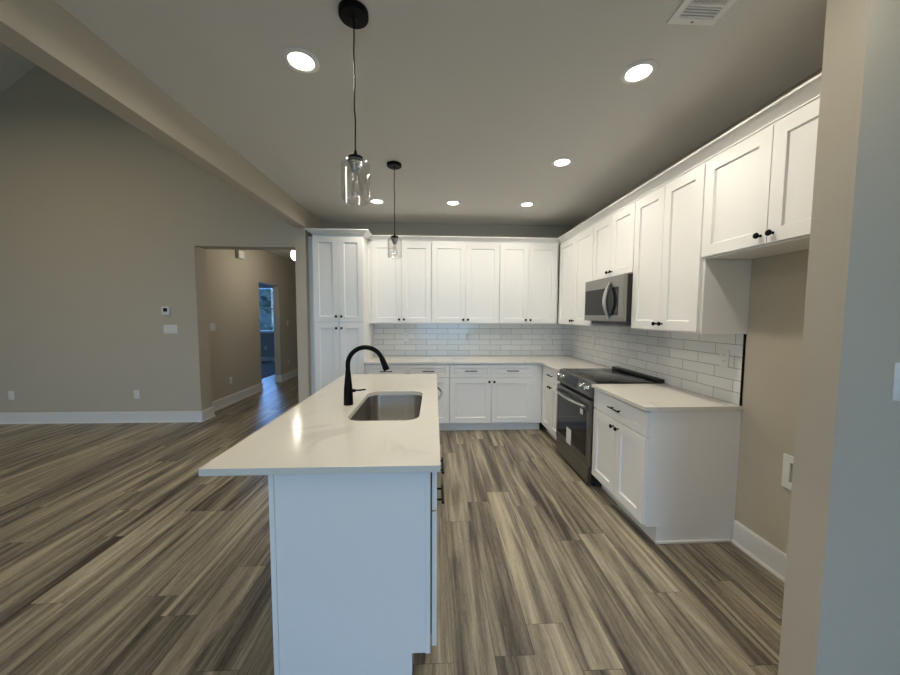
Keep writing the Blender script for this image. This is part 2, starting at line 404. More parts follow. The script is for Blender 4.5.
# baseboards with shoe moulding; profile (offset from the wall, z)
BBP = [(.0005, .0005), (.026, .0005), (.026, .006), (.0225, .014), (.016, .019), (.0155, .138), (.011, .150), (.0005, .151)]
def baseboard(name, path): return struct(MB().sweep(path, BBP).build(name, M['trim'], smooth=20))
baseboard('baseboard_living', [(LEFT, BACK), (LEFT, YL), (OPX, YL), (OPX, YJ), (HX, YJ), (HX, DY0)])
baseboard('baseboard_hall', [(HX-.129, DY1), (HX, DY1), (HX, 9.5), (XB0, 9.5), (XB0, 4.188), (XB1, 4.188), (XB1, 4.205)])
baseboard('baseboard_alcove', [(XW, 2.043), (XW, YS1), (XS+.12, YS1)])
baseboard('baseboard_entry', [(XS, YS1-.028), (XS, YS0), (XW, YS0), (XW, BACK)])
baseboard('baseboard_bedroom', [(-8.0, WY), (HX-.13, WY)])

# ------------------------------------------------------------------ cabinets
def knob(parent, x, z, y=-.021):
    return MB().lathe([(.0, 0), (.0075, 0), (.006, -.004), (.005, -.012), (.0075, -.016), (.0135, -.019), (.0155, -.024), (.0135, -.029), (.007, -.0315), (0, -.032)],
                      (x, y, z), (0, 1, 0), 20).build('knob', M['black'], parent)
def pull(parent, x, z, ln=.128, y=-.021):
    m = MB().tube([(x-ln*.5-.012, y-.028, z), (x+ln*.5+.012, y-.028, z)], .0055, 10)
    for s in (-1, 1): m.tube([(x+s*ln*.375, y+.0005, z), (x+s*ln*.375, y-.028, z)], .0048, 8)
    return m.build('pull', M['black'], parent)
def door(t, x0, x1, z0, z1, kx=None, kz=None):
    d = MB().shaker(x0, x1, z0, z1).build('door', M['cab'], t, smooth=20)
    if kx is not None: knob(d, kx, kz)
    return d
def drawer(t, x0, x1, z0, z1, pull_=True, ln=.128):
    d = MB().shaker(x0, x1, z0, z1, st=.048).build('drawer', M['cab'], t, smooth=20)
    if pull_: pull(d, (x0+x1)/2, (z0+z1)/2, ln)
    return d
G = .0015
def upper(label, loc, rz, w, h, depth, lf=0, rf=0, group='white upper cabinets', single=False):
    t = thing('upper_cabinet', label, 'cabinet', loc, rz, group)
    MB().box(0, w-.0006, 0, depth, 0, h, .001).build('body', M['cab'], t)
    a, b = lf+.004, w-rf-.004; m = (a+b)/2
    z0, z1 = .010, h-.020
    door(t, a, m-G, z0, z1, m-.032, z0+.045); door(t, m+G, b, z0, z1, m+.032, z0+.045)
    return t
CABT = 2.457
def base(label, loc, rz, w, depth, lf=0, rf=0, drawers=2, doors=2, hollow=False, knobs=True, shoe=None):
    t = thing('base_cabinet', label, 'cabinet', loc, rz, 'white base cabinets')
    Hc = .8855; T = .114
    if hollow:
        m = MB().box(0, .018, 0, depth, T, Hc).box(w-.0186, w-.0006, 0, depth, T, Hc).box(.018, w-.0186, depth-.012, depth, T, Hc).box(.018, w-.0186, 0, depth-.012, T, T+.018)
        m.box(.018, w-.0186, 0, .02, Hc-.03, Hc).box(.018, w-.0186, 0, .02, T+.018, T+.04)
        m.build('body', M['cab'], t, smooth=0)
    else:
        MB().box(0, w-.0006, 0, depth, T, Hc, .001).build('body', M['cab'], t)
    MB().box(0, w-.0006, .075, depth, .0005, T).build('toe_kick', M['cab'], t, smooth=0)
    a, b = lf+.004, w-rf-.004; dz1 = .876; dz0 = .7155; oz1 = .7070; oz0 = .128
    ws = (b-a)/drawers
    for k in range(drawers): drawer(t, a+ws*k+(G if k else 0), a+ws*(k+1)-(G if k < drawers-1 else 0), dz0, dz1, knobs)
    if doors == 2:
        m = (a+b)/2
        door(t, a, m-G, oz0, oz1, m-.032 if knobs else None, oz1-.05); door(t, m+G, b, oz0, oz1, m+.032 if knobs else None, oz1-.05)
    return t

YUF, XUF = 4.485, 1.691          # carcass fronts of the uppers (doors stand 21 mm proud)
YBF, XBF = 4.193, 1.381          # carcass fronts of the base cabinets
UB, UH = 1.381, CABT-1.381
RZR = -PI/2                      # faces -x
# back wall uppers
upper('white upper cabinet on the back wall beside the tall pantry, first left of the three', (-.8285, YUF, UB), 0, .7885, UH, YW-YUF-.009)
upper('white upper cabinet in the middle of the back wall, second of three over the counter', (-.040, YUF, UB), 0, .905, UH, YW-YUF-.009)
upper('white upper cabinet at the right end of the back wall, next to the corner', (.865, YUF, UB), 0, .797, UH, YW-YUF-.009, rf=.02)
# filler between pantry and uppers
# right wall uppers (origin at the far end)
upper('white upper cabinet on the right wall between the corner and the microwave', (XUF, 4.484, UB), RZR, 4.484-3.516, UH, XW-XUF-.009, lf=.022)
upper('short white upper cabinet directly above the microwave', (XUF, 3.516, 1.854), RZR, 3.516-2.784, CABT-1.854, XW-XUF-.001)
t = upper('tall white upper cabinet right of the microwave with an exposed grey side', (XUF, 2.784, UB), RZR, 2.784-2.062, UH, XW-XUF-.009)
MB().box(2.784-2.062, 2.784-2.042, -.003, XW-XUF-.0005, 0, 1.8495-UB, .001).build('end_panel', M['cab'], t)
t = upper('short wide white upper cabinet above the empty fridge space', (XUF, 2.061, 1.850), RZR, .836, CABT-1.850, XW-XUF-.001)
MB().box(.8365, .929, -.02, .28, 0, CABT-1.850).build('filler_panel', M['cab'], t, smooth=0)
# back and right base cabinets
base('white base cabinet next to the pantry, mostly hidden behind the island', (-.863, YBF, 0), 0, 1.054, YW-YBF-.001)
base('white base cabinet with two drawers along the back wall, right of the island', (.191, YBF, 0), 0, 1.190, YW-YBF-.001, rf=.125)
base('narrow white base cabinet between the back corner and the range', (XBF, 4.192, 0), RZR, 4.192-3.532, XW-XBF-.001, lf=.09, drawers=1)
t = base('white base cabinet at the end of the run, between range and fridge space', (XBF, 2.764, 0), RZR, 2.764-2.048, XW-XBF-.001, drawers=1)
MB().box(.7156, .7280, .070, XW-XBF-.03, .0005, .018, .004, 2).build('shoe_molding', M['trim'], t)
# pantry
t = thing('pantry_cabinet', 'tall white pantry cabinet with four doors at the left end of the kitchen', 'cabinet', (-1.475, YBF, 0), 0)
PWD = .610
MB().box(0, PWD, 0, YW-YBF-.001, .114, CABT, .001).build('body', M['cab'], t)
MB().box(0, PWD, .075, YW-YBF-.001, .0005, .114).build('toe_kick', M['cab'], t, smooth=0)
MB().box(-.0845, -.0005, .085, .105, .0005, CABT).build('filler_strip', M['cab'], t, smooth=0)
mid = .308
for x0, x1, kx in ((.004, mid-G, mid-.032), (mid+G, PWD-.004, mid+.032)):
    door(t, x0, x1, 1.406, CABT-.022, kx, 1.406+.068); door(t, x0, x1, .128, 1.402, kx, 1.402-.072)

# crown moulding: path keeps the cabinets on the left of travel
CZ = CABT+.0005
CRP = [(-.018, CZ), (.004, CZ), (.004, CZ+.008), (.012, CZ+.016), (.024, CZ+.024), (.040, CZ+.034), (.053, CZ+.045), (.058, CZ+.048), (.066, CZ+.048), (.066, CZ+.060), (-.018, CZ+.060)]
def crown(label, path):
    o = MB().sweep(path, CRP).build('crown_molding', M['cab'], smooth=25); return tag(o, label, 'crown molding', 'crown molding over the cabinets')
crown('white crown molding wrapping the top of the tall pantry', [(-1.475, YW-.001), (-1.475, YBF-.002), (-.865, YBF-.002), (-.865, YUF-.0685)])
crown('long white crown molding running over the back and right upper cabinets', [(-.8640, YUF-.002), (XUF-.002, YUF-.002), (XUF-.002, YS1+.001)])
o = MB().box(-.8645, -.829, YUF-.012, YUF+.03, UB, CABT+.0).build('filler_strip', M['cab'], smooth=0)
tag(o, 'narrow white filler strip between pantry side and first upper cabinet', 'filler strip')

# worktops
CT0, CT1 = .8865, .914
def slabtop(name, label, pts, hole=None):
    b = bmesh.new()
    vs = [b.verts.new((x, y, CT1)) for x, y in pts]; es = [b.edges.new((vs[k], vs[(k+1) % len(vs)])) for k in range(len(vs))]
    if hole:
        hv = [b.verts.new((x, y, CT1)) for x, y in hole]; es += [b.edges.new((hv[k], hv[(k+1) % len(hv)])) for k in range(len(hv))]
        bmesh.ops.triangle_fill(b, use_beauty=True, edges=es)
    else: b.faces.new(vs)
    ex = bmesh.ops.extrude_face_region(b, geom=list(b.faces))
    for v in ex['geom']:
        if isinstance(v, bmesh.types.BMVert): v.co.z = CT0
    m = MB(); m.merge(b); o = m.build(name, M['quartz'], smooth=30)
    md = o.modifiers.new('bevel', 'BEVEL'); md.width = .002; md.segments = 2; md.limit_method = 'ANGLE'; md.angle_limit = math.radians(50)
    return tag(o, label, 'countertop')
YCF, XCF = 4.152, 1.338
R = .05
arc = [(XCF-R+R*math.sin(PI/2*k/8), (YCF-R)+R*math.cos(PI/2*k/8)) for k in range(9)]
slabtop('countertop', 'white quartz L-shaped countertop along the back wall to the range', [(-.8635, YCF)] + arc + [(XCF, 3.531), (XW-.001, 3.531), (XW-.001, YW-.001), (-.8635, YW-.001)])
slabtop('countertop', 'short white quartz countertop between range and fridge space', [(XCF, 2.766), (XCF, 2.038), (XW-.001, 2.038), (XW-.001, 2.766)])

# backsplash
o = MB().box(-.8635, XW-.001, YW-.008, YW-.0006, CT1+.0005, UB-.0005).build('backsplash', M['tile_back'], smooth=0)
tag(o, 'white subway tile backsplash on the back wall', 'backsplash')
bs = MB().box(XW-.008, XW-.0006, 2.0585, YW-.0085, CT1+.0005, UB-.0005).build('backsplash', M['tile_right'], smooth=0)
tag(bs, 'white subway tile backsplash on the right wall behind the range', 'backsplash')
MB().box(XW-.0105, XW-.0006, 2.049, 2.0583, CT1+.0005, UB-.0006).build('edge_trim', M['black'], bs, smooth=0)
bs.data.update()

# ------------------------------------------------------------------ range
rw = .762
t = thing('range', 'stainless steel slide-in electric range with black glass cooktop', 'range', (1.352, 3.529, 0), RZR)
D = XW-.012-1.352
MB().box(.002, rw-.002, .012, D, .03, .895, .002).build('body', M['blacksteel'], t)
MB().box(-.002, rw+.002, .030, D, .9155, .926, .003, 2).box(.004, rw-.004, .03, D-.01, .895, .9155).build('cooktop', M['glassblack'], t)
MB().box(-.002, rw+.002, D-.055, D, .9265, .950, .004, 2).build('rear_vent_trim', M['blacksteel'], t)
# burner rings
bprint = simple('burner_print', (.09, .09, .09), .3)
for bx, by, br in ((.20, .20, .105), (.20, .45, .075), (.56, .20, .085), (.56, .45, .105)):
    MB().lathe([(br, .9262), (br, .9266), (br-.004, .9266), (br-.004, .9262), (br, .9262)], (bx, by, 0), n=40).build('burner_ring', bprint, t)
# sloped control panel
pf = [(-.022, .795), (-.030, .803), (.002, .918), (.030, .924), (.030, .795)]
m = MB(); m.extr(pf, 'x', 0, rw); cpn = m.build('control_panel', M['shadedsteel'], t, smooth=20)
nrm = Vector((0, -(.918-.803), .032)).normalized()
def on_panel(x, s, d=0):   # s up the sloped face
    p0 = Vector((x, -.030, .803)); p1 = Vector((x, .002, .918)); return p0.lerp(p1, s)+nrm*d
def panel_box(x0, x1, s0, s1, d, name, m_):
    b = MB(); vs = []
    for dd in (.0003, d):
        for x, s in ((x0, s0), (x1, s0), (x1, s1), (x0, s1)): vs.append(b.bm.verts.new(on_panel(x, s, dd)))
    for f in ((0, 1, 2, 3), (4, 5, 6, 7), (0, 1, 5, 4), (1, 2, 6, 5), (2, 3, 7, 6), (3, 0, 4, 7)): b.bm.faces.new([vs[k] for k in f])
    return b.build(name, m_, cpn, smooth=0)
panel_box(.235, .475, .14, .88, .002, 'display', M['screen'])
for k in range(3): panel_box(.50+.018*k, .512+.018*k, .3, .42, .003, 'button', M['blacksteel'])
for kx in (.055, .150, .595, .700):
    MB().lathe([(0, 0), (.026, 0), (.027, .004), (.024, .008), (.022, .026), (.019, .030), (0, .030)], on_panel(kx, .5, .0004), nrm, 28).build('knob', M['chrome'], cpn)
# oven door
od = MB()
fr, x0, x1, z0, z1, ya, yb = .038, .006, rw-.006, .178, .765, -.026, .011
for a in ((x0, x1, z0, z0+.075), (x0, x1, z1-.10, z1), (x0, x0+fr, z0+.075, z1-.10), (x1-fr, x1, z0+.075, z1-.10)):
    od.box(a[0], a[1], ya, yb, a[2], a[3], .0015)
od = od.build('oven_door', M['shadedsteel'], t)
MB().box(x0+fr-.004, x1-fr+.004, ya+.004, yb-.004, z0+.071, z1-.096).build('window', M['ovenglass'], od, smooth=0)
MB().box(x0+.006, x1-.006, ya-.001, ya+.002, z1-.098, z1-.040).build('door_band', M['blacksteel'], od, smooth=0)
hp = [(.05+(.662)*k/24, ya-.022-.036*math.sin(PI*k/24)**.7 if 0 < k < 24 else ya-.022, z1-.060) for k in range(25)]
hd = MB().tube(hp, .0125, 14)
for hx in (.05, .712): hd.tube([(hx, ya+.003, z1-.060), (hx, ya-.024, z1-.060)], .013, 12)
hd.build('handle', M['chrome'], od)
MB().box(.285, .395, ya-.0005, ya+.003, z0+.050, z0+.205).build('energy_label', M['paper'], od, smooth=0)
MB().box(.590, .650, ya-.004, ya-.002, z1-.155, z1-.105, .0005).build('hang_tag', M['paper'], od, smooth=0)
MB().box(.006, rw-.006, -.022, .011, .035, .168, .003).build('storage_drawer', M['shadedsteel'], t)
for fx in (.05, rw-.05):
    for fy in (.06, D-.06): MB().lathe([(0, .0005), (.018, .0005), (.018, .012), (.008, .014), (.008, .031), (0, .031)], (fx, fy, 0), n=16).build('foot', M['blacksteel'], t)

# ------------------------------------------------------------------ microwave
t = thing('microwave', 'stainless steel over-the-range microwave under the short upper cabinet', 'microwave', (1.632, 3.512, 1.400), RZR)
mw, md_ = .726, XW-.010-1.632
MB().box(0, mw, 0, md_, .044, .450, .002).build('body', M['blacksteel'], t)
fz0, fz1 = .046, .448
dr = MB()
wx0, wx1, wz0, wz1 = .010, .650, .100, .350
for a in ((0, mw, fz0, wz0), (0, mw, wz1, fz1), (0, wx0, wz0, wz1), (wx1, mw, wz0, wz1)): dr.box(a[0], a[1], -.034, -.0005, a[2], a[3], .0012)
dr = dr.build('door', M['steel'], t)
MB().box(wx0-.002, wx1+.002, -.032, -.004, wz0-.002, wz1+.002).build('window', simple('microwave_window', (.010, .010, .010), .2, spec=.28), dr, smooth=0)
pts = [(.505, -.034-.008-.050*math.sin(PI*k/24), .062+.340*k/24) for k in range(25)]
h = MB(); W = [.009+.014*math.sin(PI*k/24) for k in range(25)]
vs = []
for (x, y, z), ww in zip(pts, W):
    vs.append([h.bm.verts.new(q) for q in ((x-ww*.9, y, z), (x+ww*.9, y, z), (x+ww*1.0, y+.012, z), (x-ww*1.0, y+.012, z))])
for a_, c_ in zip(vs, vs[1:]):
    for k in range(4): h.bm.faces.new((a_[k], a_[(k+1) % 4], c_[(k+1) % 4], c_[k]))
h.bm.faces.new(vs[0]); h.bm.faces.new(vs[-1])
h.box(.498, .512, -.045, -.033, .064, .086).box(.498, .512, -.045, -.033, .380, .400)
h.build('handle', M['chrome'], dr, smooth=40)
b = MB(); vs = []
for (x, y, z), ww in zip(pts, W):
    vs.append([b.bm.verts.new(q) for q in ((x-ww*.2, y+.0125, z), (x+ww*1.5, y+.0125, z), (x+ww*1.5, y+.020, z), (x-ww*.2, y+.020, z))])
for a_, c_ in zip(vs[2:-2], vs[3:-2]):
    for k in range(4): b.bm.faces.new((a_[k], a_[(k+1) % 4], c_[(k+1) % 4], c_[k]))
b.bm.faces.new(vs[2]); b.bm.faces.new(vs[-3])
for q in vs[:2]+vs[-2:]:
    for v in q: b.bm.verts.remove(v)
b.build('handle_backing', M['blacksteel'], dr, smooth=40)
MB().box(.545, .640, -.0335, -.031, .125, .325).build('control_panel', M['screen'], dr, smooth=0)
MB().box(.07, mw-.03, .01, md_-.02, .012, .0435, .004).build('vent_base', simple('grey_vent_plastic', (.12, .12, .12), .5, metal=.4), t)

# ------------------------------------------------------------------ island
IX0, IX1, IY0, IY1 = -.8806, .0242, 1.2555, 3.2817
FX = -.018                                   # carcass front (faces +x)
RI = PI/2
hole = rrect(-.488, -.086, 1.815, 2.530, .085)
slabtop('countertop', 'white quartz island countertop with the sink cut into it', rrect(IX0, IX1, IY0, IY1, .006, 3), hole)
idp = .620
t = thing('base_cabinet', 'narrow white island cabinet nearest the viewer with its flat end panel', 'cabinet', (FX, 1.300, 0), RI, 'white base cabinets')
iw = .46
MB().box(.0005, iw-.0006, 0, idp-.022, .114, .8855, .001).build('body', M['cab'], t)
MB().box(.0005, iw-.0006, .072, idp-.022, .0005, .114).build('toe_kick', M['cab'], t, smooth=0)
# end panel with notched toe and framing strips (local x is depth from the viewer)
ep = MB()
v0 = []
pf = [(-.003, .114), (-.003, .8855), (idp-.02, .8855), (idp-.02, .0005), (.072, .0005), (.072, .114)]
a = [ep.bm.verts.new((-.014, y, z)) for y, z in pf]; c = [ep.bm.verts.new((0, y, z)) for y, z in pf]
for k in range(6): ep.bm.faces.new((a[k], a[(k+1) % 6], c[(k+1) % 6], c[k]))
ep.bm.faces.new(a); ep.bm.faces.new(c[::-1])
epo = ep.build('end_panel', M['cab'], t, smooth=0)
MB().box(-.0185, -.0142, -.003, .016, .114, .8855, .001).build('stile', M['cab'], epo)
MB().box(-.0185, -.0142, .073, idp-.021, .0005, .020, .003, 2).build('shoe_molding', M['trim'], epo)
MB().box(-.020, .0, idp-.0195, idp, .0005, .8855, .001).build('corner_trim', M['cab'], t)
d = MB().shaker(.008, iw-.004, .705, .872, y0=-.029, y1=-.009, st=.048).build('drawer', M['cab'], t, smooth=20); pull(d, iw/2, .788, y=-.029)
d = MB().shaker(.008, iw-.004, .120, .698, y0=-.029, y1=-.009).build('door', M['cab'], t, smooth=20); pull(d, iw/2, .650, y=-.029)
MB().box(.02, iw-.02, -.0085, -.0005, .16, .86).build('door_bumpers', M['slot'], t, smooth=0)
def ibase_hollow():
    t = base('wide white island cabinet below the sink', (FX, 1.7605, 0), RI, .839, idp-.022, drawers=2, hollow=True, knobs=False)
ibase_hollow()
# dishwasher
t = thing('dishwasher', 'stainless dishwasher with bowed handle at the far end of the island', 'dishwasher', (FX, 2.600, 0), RI)
MB().box(.003, .597, 0, idp-.03, .114, .880, .002).build('body', M['blacksteel'], t)
MB().box(.003, .597, .06, idp-.05, .0005, .1135).build('toe_kick', M['blacksteel'], t, smooth=0)
dd = MB().box(.003, .597, -.026, -.0005, .125, .876, .003).build('door', M['steel'], t)
hp = [(.05+.50*k/24, -.026-.014-.042*math.sin(PI*k/24), .815) for k in range(25)]
hd = MB().tube(hp, .010, 12)
for hx in (.05, .55): hd.tube([(hx, -.0255, .815), (hx, -.042, .815)], .010, 10)
hd.build('handle', M['chrome'], dd)
# panels closing the far end and the seating side
o = MB().box(FX-idp+.022, FX+.003, 3.2005, 3.240, .0005, .8855, .001).build('island_panel', M['cab']); tag(o, 'white panel closing the far end of the island', 'panel', 'island panels')
o = MB().box(FX-idp, FX-idp+.0215, 1.3005, 3.240, .0005, .8855, .001).build('island_panel', M['cab']); tag(o, 'white back panel under the island overhang, facing the living room', 'panel', 'island panels')

# sink
t = thing('sink', 'undermount stainless steel sink set in the island countertop', 'sink', (-.287, 2.1725, CT0), 0)
b = MB(); rings = []
def ring(ix, r, z): return [b.bm.verts.new((x+.287, y-2.1725, z)) for x, y in rrect(-.488-ix, -.086+ix, 1.815-ix, 2.530+ix, r)]
Z = -.0008
for ix, r, z in ((.020, .10, Z-.0015), (.020, .10, Z), (.004, .088, Z), (.003, .087, Z-.010), (-.004, .082, Z-.19), (-.012, .076, Z-.205), (-.030, .06, Z-.212), (-.08, .03, Z-.214)): rings.append(ring(ix, r, z))
for a_, c_ in zip(rings, rings[1:]):
    n = len(a_)
    for k in range(n): b.bm.faces.new((a_[k], a_[(k+1) % n], c_[(k+1) % n], c_[k]))
b.bm.faces.new(rings[-1]); b.build('basin', M['sinksteel'], t, smooth=50)
MB().lathe([(0, 0), (.03, 0), (.035, .0015), (.055, .0025), (.057, .0005)], (0, .1, Z-.2138), n=28).build('drain', M['chrome'], t)

# faucet
t = thing('faucet', 'matte black gooseneck pull-down faucet beside the sink', 'faucet', (-.553, 2.155, CT1+.0004), 0)
MB().lathe([(0, 0), (.030, 0), (.030, .004), (.0285, .06), (.027, .10), (.0215, .16), (.0175, .20), (.0155, .22), (0, .22)], n=28).build('body', M['black'], t)
c0, R = Vector((.112, 0, .258)), .112
pts = [(0, 0, .20), (0, 0, .23)] + [(c0.x-R*math.cos(th), 0, c0.z+R*math.sin(th)) for th in [math.radians(158*k/26) for k in range(27)]]
MB().tube(pts, .0148, 16).build('spout', M['black'], t)
th = math.radians(158); e = Vector((c0.x-R*math.cos(th), 0, c0.z+R*math.sin(th))); dv = Vector((math.sin(th), 0, math.cos(th))).normalized()
MB().tube([e-dv*.004, e+dv*.004, e+dv*.03, e+dv*.078, e+dv*.082], [.0155, .0175, .0185, .021, .018], 18).build('spray_head', M['black'], t)
MB().tube([Vector((.020, 0, .090)), Vector((.045, 0, .092))], .011, 14).tube([(.044, 0, .092), (.075, 0, .094), (.112, 0, .098)], [.0062, .0055, .005], 12).build('lever', M['black'], t)

# ------------------------------------------------------------------ pendants
def pendant(label, x, y, ztop, zbot):
    t = thing('pendant_light', label, 'pendant lamp', (x, y, 0), 0, 'glass pendants over the island')
    MB().lathe([(0, CEIL-.0005), (.062, CEIL-.0005), (.062, CEIL-.020), (.056, CEIL-.025), (.012, CEIL-.027), (.006, CEIL-.034), (0, CEIL-.034)], n=32).build('canopy', M['black'], t)
    pts = [(.0022*math.sin(k*.9)*math.sin(PI*k/20), .0015*math.sin(k*1.3)*math.sin(PI*k/20), CEIL-.03-(CEIL-.03-ztop-.03)*k/20) for k in range(21)]
    MB().tube(pts, .0032, 8).build('cord', M['black'], t)
    MB().lathe([(0, ztop+.046), (.005, ztop+.046), (.010, ztop+.024), (.031, ztop+.018), (.034, ztop+.012), (.034, ztop+.0005), (.012, ztop+.0005), (.012, ztop-.004), (0, ztop-.004)], n=28).build('cap', M['black'], t)
    so = MB().lathe([(0, ztop-.004), (.029, ztop-.004), (.029, ztop-.011), (.025, ztop-.014), (.025, ztop-.022), (.0225, ztop-.025), (.0225, ztop-.031), (.018, ztop-.034), (.0165, ztop-.044), (.013, ztop-.048), (0, ztop-.048)], n=24).build('socket', simple('grey_socket', (.42, .42, .42), .3, metal=.8), t)
    R = .0615
    MB().lathe([(.031, ztop-.001), (.048, ztop-.0015), (.056, ztop-.004), (R, ztop-.011), (R, zbot+.012), (R-.002, zbot+.004), (R-.007, zbot), (R-.011, zbot+.0015), (R-.0045, zbot+.012), (R-.003, zbot+.022), (R-.003, ztop-.012), (.054, ztop-.0065), (.046, ztop-.0042), (.031, ztop-.0038)], n=40).build('glass_shade', M['glass'], t)
    bl = MB().lathe([(.012, ztop-.0485), (.015, ztop-.060), (.024, ztop-.100), (.028, ztop-.120), (.025, ztop-.134), (.014, ztop-.146), (0, ztop-.149)], n=24).build('bulb', M['glass'], t)
    f = MB()
    for k in range(6):
        an = PI*k/3; f.tube([(.004*math.cos(an), .004*math.sin(an), ztop-.06), (.010*math.cos(an), .010*math.sin(an), ztop-.125)], .0006, 5)
    f.build('filament', M['filament'], bl)
    return t
pendant('clear glass jar pendant nearest the viewer, hanging large over the near island end', -.345, 1.526, 2.158, 1.985)
pendant('smaller-looking clear glass pendant farther away, in front of the back upper cabinets', -.344, 2.956, 2.150, 1.985)

# ------------------------------------------------------------------ recessed lights and vent
def downlight(label, x, y, lit=LAMP_W):
    t = thing('recessed_light', label, 'ceiling light', (x, y, CEIL), 0, 'recessed ceiling lights')
    MB().lathe([(.061, -.0005), (.088, -.0005), (.088, -.003), (.084, -.006), (.066, -.009), (.061, -.006)], n=40).build('trim_ring', M['plastic'], t)
    MB().lathe([(0, -.001), (.0605, -.001), (.0605, -.0055), (0, -.0075)], n=36).build('lens', M['lens'], t)
    l = bpy.data.lights.new('recessed_lamp', 'AREA'); l.shape = 'DISK'; l.size = .12; l.energy = lit; l.color = WARM; l.spread = math.radians(168)
    lo = bpy.data.objects.new('recessed_lamp', l); lo.location = (0, 0, -.012); lo.parent = t; COL.objects.link(lo)
downlight('lit recessed ceiling light left of the near pendant, beside the beam', -.675, 1.815)
downlight('large lit recessed ceiling light near the air vent', 1.07, 1.803)
downlight('lit recessed ceiling light over the right aisle, midway to the back wall', 1.060, 2.839)
downlight('rightmost lit recessed light in the far row near the back wall', 1.059, 3.90, FAR_W)
downlight('middle lit recessed light in the far row near the back wall', .209, 3.90, FAR_W)
downlight('leftmost lit recessed light in the far row, between the two pendants', -.648, 3.90, FAR_W)
downlight('added unseen recessed fill light beyond the right picture edge, before the fridge wall', 1.062, .70, REAR_FILL_W)  # from here on, four unseen downlights added as fill for the near surfaces
downlight('added unseen recessed fill light overhead just behind the viewpoint, beside the beam', -.685, .35, REAR_FILL_W)
downlight('added unseen recessed fill light farther behind the viewpoint, right row', .9, -1.0, REAR_FILL_W)
downlight('added unseen recessed fill light farther behind the viewpoint, left row', -.685, -1.0, REAR_FILL_W)
t = thing('air_vent', 'white rectangular air vent register on the kitchen ceiling', 'air vent', (1.115, 1.345, CEIL), 0)
m = MB(); vw, vl = .105, .160
for a in ((-vw, vw, -vl, -vl+.032), (-vw, vw, vl-.032, vl), (-vw, -vw+.03, -vl+.032, vl-.032), (vw-.03, vw, -vl+.032, vl-.032), (-vw+.03, vw-.03, .062, .074), (-vw+.03, vw-.03, -.074, -.062)):
    m.box(a[0], a[1], a[2], a[3], -.008, -.0005, .001)
m.build('frame', M['plastic'], t)
MB().box(-vw+.028, vw-.028, -vl+.030, vl-.030, -.0015, -.0005).build('duct', M['gasket'], t, smooth=0)
for k in range(4):
    y = .080+.0135*k; MB().box(-vw+.03, vw-.03, y, y+.006, -.007, -.002).build('louver', M['plastic'], t, smooth=0)
    MB().box(-vw+.03, vw-.03, -y-.006, -y, -.007, -.002).build('louver', M['plastic'], t, smooth=0)
for k in range(12):
    x = -vw+.034+.0125*k; MB().box(x, x+.006, -.061, .061, -.007, -.002).build('louver', M['plastic'], t, smooth=0)
MB().lathe([(0, -.0095), (.004, -.009), (.005, -.008), (0, -.008)], (0, vl-.014, 0), n=12).build('screw', M['slot'], t)

# ------------------------------------------------------------------ wall plates (built facing -y, then turned)
def plate(kind, label, loc, rz, w=.072, h=.117, n=1, group=None):
    name, cat = {'outlet': ('outlet', 'outlet'), 'switch': ('light_switch', 'light switch')}[kind]
    t = thing(name, label, cat, loc, rz, group)
    MB().box(-w/2, w/2, -.006, -.0006, -h/2, h/2, .002, 2).build('plate', M['plastic'], t)
    if kind == 'outlet':
        for s in (-1, 1):
            f = MB().prism([(x, y) for x, y in rrect(-.0165, .0165, -.014, .014, .008, 4)], 0, .0022)
            bmesh.ops.rotate(f.bm, verts=f.bm.verts, cent=(0, 0, 0), matrix=Matrix.Rotation(PI/2, 3, 'X'))
            bmesh.ops.translate(f.bm, verts=f.bm.verts, vec=(0, -.006, s*.0205))
            fo = f.build('receptacle', M['plastic'], t)
            MB().box(-.008, -.0055, -.0086, -.0083, s*.0205-.003, s*.0205+.006).box(.0055, .008, -.0086, -.0083, s*.0205-.003, s*.0205+.006).build('slots', M['slot'], fo, smooth=0)
    else:
        for k in range(n):
            x = (k-(n-1)/2)*.046
            MB().box(x-.0155, x+.0155, -.0095, -.0062, -.032, .032, .0015).build('rocker', M['plastic'], t)
    return t
WG = 'white wall plates'
yl = YL
plate('outlet', 'white wall outlet low on the living wall, far left', (-5.706, yl, .388), 0)
plate('outlet', 'white wall outlet low on the living wall, below the thermostat', (-4.082, yl, .391), 0)
plate('switch', 'wide white multi-gang light switch below the thermostat', (-3.590, yl, 1.288), 0, .180, .117, 3)
t = thing('thermostat', 'small white square thermostat with dark screen on the living wall', 'thermostat', (-3.632, yl, 1.538), 0)
MB().box(-.054, .054, -.024, -.0006, -.058, .058, .006, 2).build('case', M['plastic'], t)
MB().box(-.026, .026, -.0255, -.0243, -.012, .036).build('screen', M['screen'], t, smooth=0)
RH = PI/2     # faces +x
plate('switch', 'white light switch on the hall wall just inside the opening', (HX, 5.318, 1.299), RH, .118, .117, 2)
plate('outlet', 'white outlet on the hall wall left of the doorway', (HX, 5.716, .39), RH)
plate('switch', 'white light switch on the hall wall right of the doorway', (HX, 7.955, 1.303), RH)
plate('outlet', 'white outlet low on the hall wall right of the doorway', (HX, 7.952, .391), RH)
plate('outlet', 'white outlet under the bedroom window', (-5.36, WY, .438), 0)
RR = -PI/2
xt = XW-.008
plate('outlet', 'white outlet on the right backsplash near its black edge trim', (xt, 2.190, 1.208), RR)
plate('outlet', 'white outlet on the right backsplash near the corner', (xt, 4.07, 1.185), RR)
plate('outlet', 'white outlet on the back backsplash at the right corner', (1.664, YW-.008, 1.205), 0)
plate('outlet', 'white outlet on the back backsplash near the pantry', (-.40, YW-.008, 1.185), 0)
plate('outlet', 'white outlet on the back backsplash in the middle', (.482, YW-.008, 1.185), 0)
plate('switch', 'white light switch on the near wall at the right picture edge', (1.531, YS0, 1.281), 0, .084, .125, 1)
